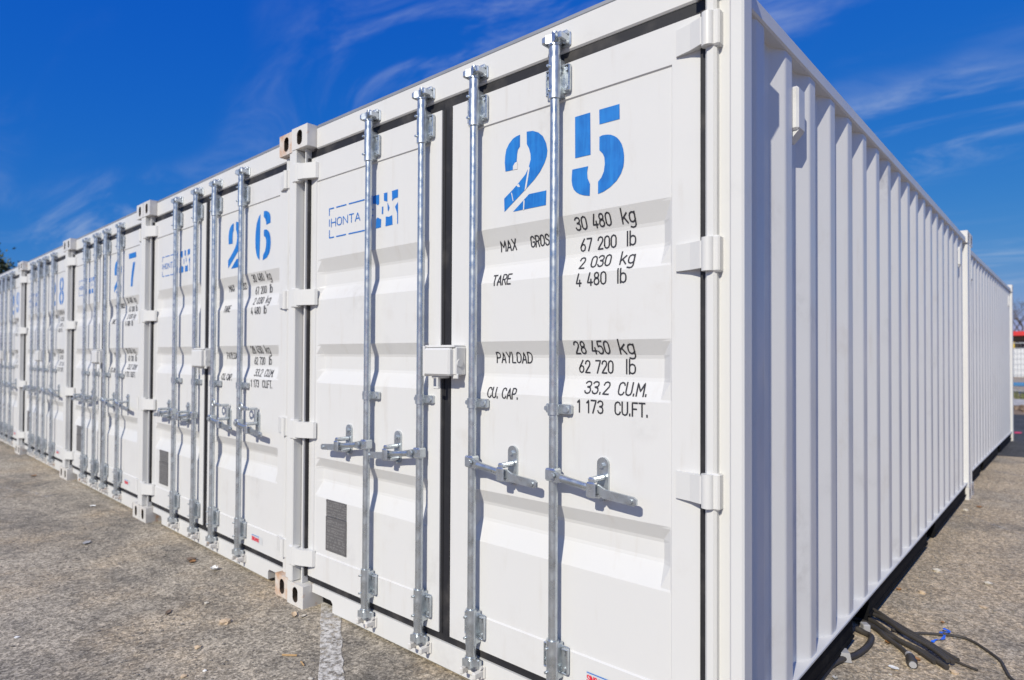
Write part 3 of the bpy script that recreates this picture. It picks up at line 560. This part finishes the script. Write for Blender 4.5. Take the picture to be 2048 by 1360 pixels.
def container(label, loc, number=None, sx=1.0, doors=True, rusty_side=False, flaps=False, skew=0.0):
    t = empty('shipping_container', loc); t.scale = (sx, 1, 1)
    tag(t, label, 'container', 'white shipping containers in the yard')
    for r_ in (0, 1):
        for l_ in (0, 1):
            for z in (0, H-.118):
                x = (-W if l_ else (-.048 if r_ else 0)); y = LEN-.178 if r_ else 0
                me = ME['cast_rusty'] if (rusty_side and not r_ and not l_) else ME['cast', r_, l_]
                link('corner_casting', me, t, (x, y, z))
    for l_ in (0, 1):
        link('corner_post', ME['post', l_], t); link('corner_post', ME['rpost', l_], t); link('side_wall', ME['wall', l_], t)
        link('top_rail', ME['rail', l_, 1], t); b = link('bottom_rail', ME['rail', l_, 0], t); link('rail_channel', ME['chan', l_], b)
    wl = [o for o in t.children if o.name.startswith('side_wall')][0]
    link('air_vent', ME['vent'], wl, (0, .700, 2.205)); link('air_vent', ME['vent'], wl, (0, 5.40, 2.205))
    link('floor_base', ME['floor'], t); rf = link('roof', ME['roof'], t); link('roof_edge', ME['redge'], rf); link('end_wall', ME['end'], t)
    hd = link('door_header', ME['header'], t); sl_ = link('door_sill', ME['sill'], t); link('notch_shade_plate', ME['cross'], sl_)  # ME['cross'] is the added black plate that paints the sill notches' shade
    if not doors:
        link('door', ME['doorR'], t); link('door', ME['doorL'], t); return t
    for side, rods, dm_, gk, hk, ck in (('R', RODS_R, 'doorR', 'gasR', 'hdR', 'caR'), ('L', RODS_L, 'doorL', 'gasL', 'hdL', 'caL')):
        d = link('door', ME[dm_], t); link('door_gasket', ME[gk], d)
        for x in rods:
            link('locking_rod', ME['rod'], d, (x, 0, 0)); link('rod_bracket', ME['brT'], d, (x, 0, 0)); link('rod_bracket', ME['brB'], d, (x, 0, 0)); link('rod_guide', ME['guide'], d, (x, 0, 0))
            link('rod_cam', ME['camT'], d, (x, 0, 0)); link('rod_cam', ME['camB'], d, (x, 0, 0)); link('cam_keeper', ME['kpT'], hd, (x, 0, 0)); link('cam_keeper', ME['kpB'], sl_, (x, 0, 0))
            link('door_handle', ME[hk], d, (x, .009, 0)); link('handle_catch', ME[ck], d, (x, 0, 0))
            if flaps and side == 'R': link('catch_flap', ME['flap'], d, (x, 0, 0))
        for z in HINGE_Z: link('hinge', ME['hi'+side], d, (0, 0, z))
        if side == 'R':
            for me in TEXT: link('lettering', me, d)
            if number:
                a = link('stencil_digit', flat_shapes(DIG[number[0]], 'blue_stencil'), d); a['label'] = 'blue stencilled digit 2'
                b = link('stencil_digit', flat_shapes(DIG[number[1]], 'blue_stencil'), d); b['label'] = 'blue stencilled digit '+number[1]
                if number == '25': [link('paint_scrape', flat_shapes([p], 'white_panel', .0601), d) for p in SCRAPES]
            link('maker_label', LABEL_BACK, d); link('label_rule', LABEL_LINE, d); link('label_lettering', LABEL_TEXT, d)
        else:
            link('logo_border', LOGO_LINES, d); link('logo_lettering', LOGO_TEXT, d); [link('logo_block', me, d) for me in LOGO_BOX]; link('data_plate', ME['plate'], d); tag(link('stamped_text', ME['stamp'], d), kind='stuff'); link('lock_box', ME['lock'], d)
    if skew:                 # the row runs slightly off square to the long sides
        sh = Matrix(((1, 0, 0, 0), (-skew, 1, 0, 0), (0, 0, 1, 0), (0, 0, 0, 1)))
        for c in t.children: c.matrix_parent_inverse = sh
    return t
container('white shipping container stencilled 25, the nearest, its long corrugated side in view', (0, 0, 0), '25')
for i, (num, y) in enumerate((('26', .014), ('27', .0815), ('28', .149), ('29', .2165))):
    lab = {'26': 'white shipping container stencilled 26, with rusty corner castings, beside container 25', '27': 'white shipping container stencilled 27, third in the row',
           '28': 'white shipping container stencilled 28, fourth in the row', '29': 'white shipping container stencilled 29, cut by the edge of the photo'}[num]
    container(lab, (-2.446-2.408*i, y, 0), num, .985, rusty_side=(num == '26'), flaps=(num == '26'), skew=.0276)
container('white shipping container standing end to end behind container 25', (-.050, 6.11, 0), None, 1, doors=False).rotation_euler = (0, 0, R(-0.5))

# ------------------------------------------------------------------ ground marks
def strip(name, a, b, wd, z, mat, label, n=14, jag=0.005, seed=2):
    rnd = random.Random(seed); a, b = Vector(a), Vector(b); t = (b-a).normalized(); nn = Vector((-t.y, t.x)); m = MB(); V = []
    for i in range(n+1):
        p = a+(b-a)*i/n
        for s in (-1, 1): q = p+nn*s*(wd/2+rnd.uniform(-jag, jag)); V.append((q.x, q.y, z))
    m.add(V, [(2*i, 2*i+2, 2*i+3, 2*i+1) for i in range(n)]); o = link(name, m.mesh(name, mat, fix=True)); return tag(o, label, None, None, 'structure')
strip('painted_line', (-2.40, .255), (-1.05, -.665), .10, .004, 'worn_line_paint', 'worn white parking line running from under container 25', 30)
strip('painted_line', (.90, 4.02), (-.06, 5.17), .035, .004, 'faint_line_paint', 'faint white scratch line beside the long container side', 30, .006, 3)
strip('painted_line', (.9, 7.32), (-.15, 8.24), .05, .004, 'faint_line_paint', 'faint white line beside the rear container', 30, .008, 4)
strip('painted_line', (-9.6, -1.1), (-6.3, -.18), .06, .004, 'faint_line_paint', 'faint pale line crossing the asphalt before container 28', 30, .012, 5)
rnd = random.Random(5)
m = MB(); P = [(math.cos(2*math.pi*i/22)*rnd.uniform(.75, 1.15), math.sin(2*math.pi*i/22)*rnd.uniform(.75, 1.15)) for i in range(22)]
m.add([(-.07+.06*x, 13.62+.20*y, .009) for x, y in P], [tuple(range(22))]); o = link('paint_mark', m.mesh('paint_mark', 'pink_paint', tri=True)); tag(o, 'pink red paint blot on the dark asphalt at the far container corner', 'paint mark')

# ------------------------------------------------------------------ loose gravel on the yard: too many to count
def rock(m, c, r, rnd, flat=.6, n=5):
    V = []; 
    for lat, k in ((-.6, n), (.25, n), (.9, 1)):
        for i in range(k):
            t = 2*math.pi*(i+rnd.random()*.5)/k; q = r*rnd.uniform(.75, 1.2); rr = math.sqrt(max(0, 1-lat*lat)) if k > 1 else 0
            V.append((c[0]+q*rr*math.cos(t), c[1]+q*rr*math.sin(t), c[2]+q*lat*flat+r*flat*.5))
    F = [(i, (i+1) % n, n+(i+1) % n, n+i) for i in range(n)]+[(n+i, n+(i+1) % n, 2*n) for i in range(n)]; m.add(V, F)
rnd = random.Random(11); m = MB(); cnt = 0
while cnt < 15000:
    if rnd.random() < .55: x, y = rnd.uniform(-8, -.2)*rnd.uniform(.35, 1), -.02-abs(rnd.gauss(0, .8))
    else: x, y = rnd.uniform(0, .9), rnd.uniform(-.5, 9)
    if rnd.random() < .12: x, y = -.03+abs(rnd.gauss(0, .06)), rnd.uniform(.2, 6)
    rock(m, (x, y, 0), min(.010, .0026*math.exp(rnd.gauss(0, .50))), rnd); cnt += 1
o = link('gravel', m.mesh('gravel', 'gravel_stone')); tag(o, 'fine grey grit scattered over the asphalt', 'gravel', None, 'stuff')

# ------------------------------------------------------------------ single stones, leaves and scraps that can be picked out
def stone(x, y, r, mat, label, cat='stone', name='stone', flat=.55, n=7):
    rn = random.Random(int(1000*abs(x*7+y*13))); m = MB(); rock(m, (0, 0, 0), r, rn, flat, n); o = link(name, m.mesh(name, mat, fix=True), None, (x, y, .001)); tag(o, label, cat, 'loose litter on the ground'); return o
def scrap(x, y, r, mat, label, name, cat, asp=1.0, rz=0.0, curl=.35):
    rr_ = r*.72; rn = random.Random(int(1000*abs(x*5+y*3))); m = MB(); k = 6; V = []; F = []
    for j in range(k+1):
        for i in range(4):
            u_, v_ = (i/3-.5)*2, (j/k-.5)*2; wdt = math.sqrt(max(.05, 1-v_*v_*.85))
            r = rr_; V.append((u_*r*wdt, v_*r*asp, .003+r*curl*(u_*u_*.7+v_*v_*.5)+rn.uniform(0, r*.12)))
    for j in range(k):
        for i in range(3): F.append((j*4+i, j*4+i+1, j*4+i+5, j*4+i+4))
    n0 = len(V); V2 = [(a, b, c-.0015) for a, b, c in V]; m.add(V+V2, F+[tuple(q+n0 for q in f[::-1]) for f in F]); o = link(name, m.mesh(name, mat), None, (x, y, 0)); o.rotation_euler = (0, 0, rz); tag(o, label, cat, 'loose litter on the ground'); return o
stone(-2.415, -.367, .030, 'stone_tan', 'tan stone lying in front of the rusty bottom corner castings')
stone(-3.519, -.062, .030, 'stone_brown', 'brown stone near the sill of container 26')
scrap(-3.470, -.075, .026, 'leaf_orange', 'orange dry leaf beside a brown stone before container 26', 'dry_leaf', 'leaf', 1.2, .6)
scrap(-3.219, -.047, .034, 'paper_white', 'crumpled scrap of white paper at the sill of container 26', 'paper_scrap', 'paper', .8, .3, .8)
stone(-2.239, -.578, .016, 'stone_tan', 'small orange tan pebble left of the worn white line')
stone(-2.725, -.317, .014, 'stone_pale', 'small pale pebble between the tan stone and container 26')
scrap(-2.746, -.511, .016, 'stone_brown', 'dark brown twig piece on the asphalt before container 26', 'twig_piece', 'twig', 2.6, .9)
m = MB(); m.box(-.034, .034, -.004, .004, .001, .007, .001); o = link('wood_splinter', m.mesh('wood_splinter', 'wood_splinter'), None, (-1.865, -.329, .003)); o.rotation_euler = (0, 0, .70); tag(o, 'thin straight wood splinter beside the worn white line', 'splinter', 'loose litter on the ground')
m = MB(); m.box(-.020, .020, -.003, .003, .001, .006, .001); o = link('wood_splinter', m.mesh('wood_splinter', 'wood_splinter'), None, (-1.756, -.331, .003)); o.rotation_euler = (0, 0, -.25); tag(o, 'short wood splinter close to the worn white line', 'splinter', 'loose litter on the ground')
stone(-1.621, -.377, .013, 'stone_pale', 'pale pebble lying on the worn white line')
stone(-2.003, -.650, .010, 'paper_white', 'tiny white chip near the bottom edge of the photo')
stone(-2.020, -.732, .014, 'stone_tan', 'tan pebble at the bottom edge of the photo')
scrap(-7.625, -.038, .035, 'leaf_orange', 'orange leaf lying in front of container 28', 'dry_leaf', 'leaf', 1.1, .2)
stone(-2.954, -1.127, .012, 'paper_white', 'tiny white chip far out on the asphalt')
scrap(-5.617, -.036, .035, 'paper_white', 'flat white scrap before container 27', 'paper_scrap', 'paper', .8, .5, .2)
scrap(-2.246, -.074, .020, 'stone_tan', 'straw coloured shred at the foot of the white corner casting', 'straw_shred', 'straw', 2.0, 1.1, .5)
scrap(-2.200, -.050, .014, 'stone_pale', 'pale shred at the foot of the white corner casting', 'straw_shred', 'straw', 1.8, .4, .5)
scrap(-4.416, -.423, .030, 'cable_grey', 'grey blue shred on the asphalt before container 26', 'plastic_shred', 'plastic', 1.8, .9, .3)
stone(.050, 3.136, .026, 'stone_pale', 'pale cream stone beside the long container side')
stone(.047, 2.612, .020, 'stone_tan', 'tan stone between the cream stone and the cables')
scrap(-.060, 2.570, .018, 'leaf_orange', 'orange leaf at the edge of the black rail beyond the cables', 'dry_leaf', 'leaf', 1.0, .4, .6)
stone(.325, 2.592, .022, 'stone_tan', 'flat tan stone near the right edge of the photo', flat=.25)
scrap(.193, 2.179, .012, 'leaf_orange', 'small brown leaf between the blue scrap and the cables', 'dry_leaf', 'leaf', 1.2, .2)
scrap(.040, 1.712, .018, 'leaf_orange', 'orange leaf beside the cable with the plug', 'dry_leaf', 'leaf', 1.3, .2)
scrap(.166, 1.600, .020, 'leaf_orange', 'orange leaf under the end of the black cable bundle', 'dry_leaf', 'leaf', 1.3, 1.0)
stone(.307, 1.570, .017, 'stone_tan', 'tan stone at the cut end of the cable bundle')
stone(.110, 1.354, .008, 'stone_pale', 'tiny pale pebble below the cable plug')
scrap(.110, 1.435, .022, 'paper_white', 'thin pale plastic scrap left of the cable plug', 'plastic_shred', 'plastic', 1.3, 1.2, .2)
scrap(-.049, 1.151, .014, 'cable_grey', 'small shiny grey scrap beside the looped cable', 'plastic_shred', 'plastic', 1.0, .1, .8)
scrap(.056, 5.561, .030, 'leaf_orange', 'orange leaf far along the long container side', 'dry_leaf', 'leaf', 1.0, .3)
stone(-.020, 5.328, .024, 'stone_pale', 'pale stone far along the long container side')
stone(.306, 3.066, .022, 'stone_pale', 'pale stone near the right edge beyond the tan stone')
# ------------------------------------------------------------------ cables beside the container
def smooth_path(pts, n=8):
    P = [Vector(p) for p in pts]; P = [P[0]*2-P[1]]+P+[P[-1]*2-P[-2]]; o = []
    for i in range(1, len(P)-2):
        a, b, c, d = P[i-1:i+3]
        for k in range(n):
            t = k/n; o.append(.5*((2*b)+(c-a)*t+(2*a-5*b+4*c-d)*t*t+(3*b-a-3*c+d)*t**3))
    return o+[P[-2]]
def cable(name, pts, r, label, mat='cable_rubber', z=None, cat='cable'):
    P = [(p[0], p[1], (p[2] if len(p) > 2 else r+.002)) for p in pts]; m = MB(); m.tube(smooth_path(P), r, 10); o = link(name, m.mesh(name, mat)); tag(o, label, cat, 'black cables from the forklift pocket'); return o
cable('black_cable', [(-.35, 2.02, .02), (-.103, 2.009, .045), (.083, 1.831, .034), (.173, 1.758, .034), (.296, 1.634, .022)], .0112, 'thick black cable on top of the straight bundle')
cable('black_cable', [(-.35, 1.95, .02), (-.101, 1.939, .016), (.069, 1.755), (.185, 1.675), (.280, 1.575)], .0122, 'thick black cable at the near side of the straight bundle')
cable('black_cable', [(-.35, 1.88, .02), (-.099, 1.871, .016), (.009, 1.789), (.128, 1.714), (.235, 1.600)], .0105, 'black cable lying flat along the near edge of the bundle')
cable('black_cable', [(-.35, 2.06, .02), (-.099, 2.050, .016), (.098, 1.895), (.232, 1.760), (.305, 1.690)], .0115, 'thick black cable at the far side of the straight bundle')
cable('black_cable', [(-.30, 1.99, .03), (-.06, 1.955, .036), (.090, 1.800, .036), (.200, 1.705, .036), (.280, 1.610, .030)], .0098, 'black cable pressed in the middle of the bundle')
cable('thin_cable', [(.030, 1.850, .02), (.065, 1.876), (.138, 1.930), (.197, 1.972), (.270, 2.013), (.328, 1.997), (.393, 1.915), (.441, 1.835), (.462, 1.752), (.482, 1.674), (.506, 1.620), (.55, 1.45)], .0062, 'thin dark cable curving away from the bundle to the right')
cable('thin_cable', [(.265, 1.705), (.300, 1.688), (.329, 1.674), (.377, 1.654)], .0055, 'short thin cable stub beyond the end of the bundle')
t = empty('plug_cable', (0, 0, 0)); tag(t, 'black cable with a grey collar and a plug at its end', 'cable', 'black cables from the forklift pocket')
m = MB(); m.tube(smooth_path([(-.30, 1.95, .02), (-.058, 1.843, .014), (.029, 1.737, .014), (.088, 1.675, .013), (.141, 1.597, .013)]), .0105, 10); link('cord', m.mesh('cord', 'cable_rubber'), t)
m = MB(); m.cyl((.139, 1.600, .015), (.150, 1.570, .016), .015, n=12); link('collar', m.mesh('collar', 'cable_grey'), t)
m = MB(); m.cyl((.150, 1.570, .017), (.163, 1.520, .019), .0185, n=14); m.cyl((.163, 1.520, .019), (.171, 1.490, .019), .0215, .019, n=14); link('plug', m.mesh('plug', 'cable_rubber'), t)
m = MB(); m.cyl((.171, 1.490, .019), (.1725, 1.484, .019), .014, n=12); link('plug_face', m.mesh('plug_face', 'cable_grey'), t)
t = empty('looped_cable', (0, 0, 0)); tag(t, 'black cable bending round in a loop with a grey clamp, close to the rail', 'cable', 'black cables from the forklift pocket')
m = MB(); m.tube(smooth_path([(-.095, 1.740, .02), (-.057, 1.725, .014), (-.027, 1.702, .014), (-.016, 1.632, .014), (-.018, 1.534, .014), (-.035, 1.416, .016), (-.062, 1.346, .018), (-.084, 1.264, .016), (-.091, 1.167, .014), (-.086, 1.053, .014), (-.10, .90, .014)]), .0135, 10); link('cord', m.mesh('cord', 'cable_rubber'), t)
m = MB(); m.prism_xz([(-.026, .004), (.026, .004), (.018, .046), (-.018, .046)], -.026, .026); o = link('clamp', m.mesh('clamp', 'cable_grey', fix=True), t, (-.066, 1.365, 0)); o.rotation_euler = (0, 0, .5)
m = MB(); m.box(-.016, .016, -.022, .022, .004, .040, .004); o = link('tape_tag', m.mesh('tape_tag', 'cable_grey'), t, (-.068, 1.785, 0)); o.rotation_euler = (0, 0, .6)
rn = random.Random(3); m = MB()
pts = [(.232, 2.062, .006), (.215, 2.04, .02), (.240, 2.035, .012), (.205, 2.015, .008), (.224, 1.975, .010), (.222, 1.926, .006), (.205, 1.890, .012), (.190, 1.858, .005)]
sp_ = smooth_path(pts, 5); V = []
for i, p in enumerate(sp_):
    t_ = (sp_[min(i+1, len(sp_)-1)]-sp_[max(i-1, 0)]).normalized(); nn = Vector((-t_.y, t_.x, rn.uniform(-.5, .5)))*rn.uniform(.0035, .008)
    V += [p+nn, p-nn, p-nn+Vector((0, 0, .0012)), p+nn+Vector((0, 0, .0012))]
m.add(V, [f for i in range(len(sp_)-1) for f in ((4*i, 4*i+1, 4*i+5, 4*i+4), (4*i+3, 4*i+7, 4*i+6, 4*i+2), (4*i, 4*i+4, 4*i+7, 4*i+3), (4*i+1, 4*i+2, 4*i+6, 4*i+5))])
o = link('plastic_ribbon', m.mesh('plastic_ribbon', 'blue_plastic')); tag(o, 'crumpled bright blue plastic ribbon beside the thin cable', 'ribbon')

# ------------------------------------------------------------------ beyond the yard: rubble, grass, site fence, barrier, sign, building, trees
rnd = random.Random(21); m = MB()
for _ in range(1500): rock(m, (rnd.uniform(-14, 24), rnd.uniform(19.6, 22.6), .0), rnd.uniform(.03, .14), rnd, .6)
o = link('rubble', m.mesh('rubble', 'earth')); tag(o, 'brown earth clods on the bare strip', 'rubble', None, 'stuff')
m = MB()
for _ in range(9000):
    x, y = rnd.uniform(-12, 22), rnd.uniform(26.7, 30.6); h_ = rnd.uniform(.06, .22); a = rnd.uniform(0, 6.3); dx, dy = .02*math.cos(a), .02*math.sin(a); lx, ly = rnd.uniform(-.06, .06), rnd.uniform(-.06, .06)
    m.add([(x-dx, y-dy, 0), (x+dx, y+dy, 0), (x+lx, y+ly, h_)], [(0, 1, 2)])
o = link('grass', m.mesh('grass', 'grass_blade')); tag(o, 'rough green and yellow grass along the fence', 'grass', None, 'stuff')
def fence_panel(x, y, label):
    t = empty('fence_panel', (x, y, 0)); tag(t, label, 'fence', 'mobile site fence panels')
    m = MB(); w_ = 3.4
    for a, b in (((0, 0, .1), (0, 0, 2.0)), ((w_, 0, .1), (w_, 0, 2.0)), ((0, 0, 2.0), (w_, 0, 2.0)), ((0, 0, .14), (w_, 0, .14))): m.cyl(a, b, .021, n=8)
    link('frame', m.mesh('frame', 'steel_wire'), t); m = MB()
    for i in range(1, 34): m.box(i*.1-.003, i*.1+.003, -.03, -.024, .14, 2.0)
    for i in range(1, 9): m.box(0, w_, -.037, -.031, .14+i*.21-.004, .14+i*.21+.004)
    g_ = link('wire_mesh', m.mesh('wire_mesh', 'steel_wire'), t); m = MB(); V = []
    for i in range(18):
        xx = .06+(w_-.12)*i/17; yy = .02+.02*math.sin(i*1.9); V += [(xx, yy, .68), (xx, yy, 1.80), (xx, yy+.004, 1.80), (xx, yy+.004, .68)]
    m.add(V, [f for i in range(17) for f in ((4*i, 4*i+4, 4*i+5, 4*i+1), (4*i+2, 4*i+6, 4*i+7, 4*i+3), (4*i+1, 4*i+5, 4*i+6, 4*i+2))]); link('banner', m.mesh('banner', 'banner_white'), t)
    for xx in (0, w_): m = MB(); m.box(xx-.11, xx+.11, -.3, .3, 0, .13, .03); link('foot', m.mesh('foot', 'concrete_foot'), t)
for i in range(0, 5):
    fence_panel(-1.9+3.46*i, 31.0, 'site fence panel with white banner just past the far container end' if i == 0 else 'wire site fence panel with white banner beside the yard, panel %s' % {-3: 'third behind the containers', -2: 'second behind the containers', -1: 'first behind the containers', 1: 'next to the visible one', 2: 'second from the visible one', 3: 'third from the visible one', 4: 'farthest from the containers'}[i])
t = empty('traffic_barrier', (-3.2, 29.6, 0)); tag(t, 'blue plastic barrier rail lying low before the fence', 'barrier')
m = MB(); m.box(0, 5.2, -.05, .05, .36, .50, .02); link('rail', m.mesh('rail', 'blue_barrier'), t)
for x in (.4, 2.6, 4.8): m = MB(); m.box(x-.04, x+.04, -.04, .04, .05, .37, .01); m.box(x-.09, x+.09, -.25, .25, 0, .06, .01); link('leg', m.mesh('leg', 'concrete_foot'), t)
t = empty('yellow_sign', (-2.35, 44, 0)); tag(t, 'yellow sign board above the white fence banner', 'sign')
m = MB(); m.box(-.6, .7, -.02, .02, 1.98, 2.32, .01); link('board', m.mesh('board', 'yellow_paint'), t)
for x in (-.4, .45): m = MB(); m.cyl((x, .045, 0), (x, .045, 2.3), .025, n=8); link('pole', m.mesh('pole', 'steel_wire'), t)
t = empty('shop_building', (0, 66, 0)); tag(t, 'low building with a red roof band behind the fence', 'building')
m = MB(); m.box(-14, 22, 1.5, 12, 0, 3.25); link('wall', m.mesh('wall', 'shop_wall'), t)
m = MB(); m.box(-15, 23, -1.0, 12.5, 3.30, 3.42); rf = link('roof', m.mesh('roof', 'shop_wall'), t)
m = MB(); m.box(-15.05, 23.05, -1.12, -1.0, 3.26, 3.62, .02); link('roof_band', m.mesh('roof_band', 'red_fascia'), rf)
for i in range(10):
    x = -13+3.5*i; m = MB(); m.box(x, x+2.6, 1.38, 1.49, .9, 2.7); wn = link('window', m.mesh('window', 'dark_glass'), t); m = MB(); m.box(x-.08, x+2.68, 1.32, 1.485, 2.71, 2.83); m.box(x-.08, x+2.68, 1.32, 1.485, .78, .89); link('frame', m.mesh('frame', 'banner_white'), wn)
    m = MB(); m.cyl((x+3.05, -.7, 0), (x+3.05, -.7, 3.3), .07, n=8); link('column', m.mesh('column', 'banner_white'), t)
def tree(name, x, y, height, label, seed, leafy, spread=1.0, mat='leaf_green', depth=5):
    rn = random.Random(seed); t = empty(name, (x, y, 0)); tag(t, label, 'tree'); m = MB(); tips = []
    def grow(p, d, ln, r, k):
        n = 3; pts = [p]; q = p.copy(); dd = d.copy()
        for i in range(n): dd = (dd+Vector((rn.uniform(-.16, .16), rn.uniform(-.16, .16), rn.uniform(-.05, .12)))).normalized(); q = q+dd*ln/n; pts.append(q.copy())
        m.tube(pts, [r*(1-.4*i/n) for i in range(n+1)], 6 if k > 2 else 4)
        if k <= 3: tips.extend(pts[1:])
        if k == 0: return
        for _ in range(3 if k > 1 else 4):
            ax = Vector((rn.uniform(-1, 1), rn.uniform(-1, 1), rn.uniform(-.25, .6))).normalized(); nd = (dd*.75+ax*.72*spread).normalized(); grow(pts[rn.choice((2, 3, 3))], nd, ln*rn.uniform(.58, .80), r*.55, k-1)
    grow(Vector((0, 0, 0)), Vector((0, 0, 1)), height*.30, height*.022, depth); link('trunk', m.mesh('trunk', 'bark'), t)
    if leafy:
        m = MB()
        for _ in range(leafy):
            c = rn.choice(tips)+Vector((rn.gauss(0, .30), rn.gauss(0, .30), rn.gauss(0, .25))); s = rn.uniform(.05, .13); a = Vector((rn.gauss(0, 1), rn.gauss(0, 1), rn.gauss(0, 1))).normalized(); b = a.orthogonal().normalized()
            m.add([c-a*s, c+b*s*.6, c+a*s, c-b*s*.6], [(0, 1, 2, 3)])
        cr = link('crown', m.mesh('crown', mat), t)
    return t
tree('bare_tree', -3.4, 84, 9.4, 'bare branched tree above the red roof band at the right edge', 4, 0, 1.0, 'leaf_green', 6)
tree('bare_tree', 1.8, 88, 9.4, 'bare tree next to the one above the red roof band', 9, 0, 1.0, 'leaf_green', 6)
tree('bare_tree', 8.0, 92, 8.8, 'bare tree behind the building, right of the others', 15, 0)
tree('leafy_tree', -42.5, 4.8, 8.6, 'green tree crown showing above container 29 at the left edge', 31, 15000, 1.0)
tree('leafy_tree', -54.0, 7.0, 8.4, 'green tree standing behind the one above container 29', 37, 9000, 1.1)
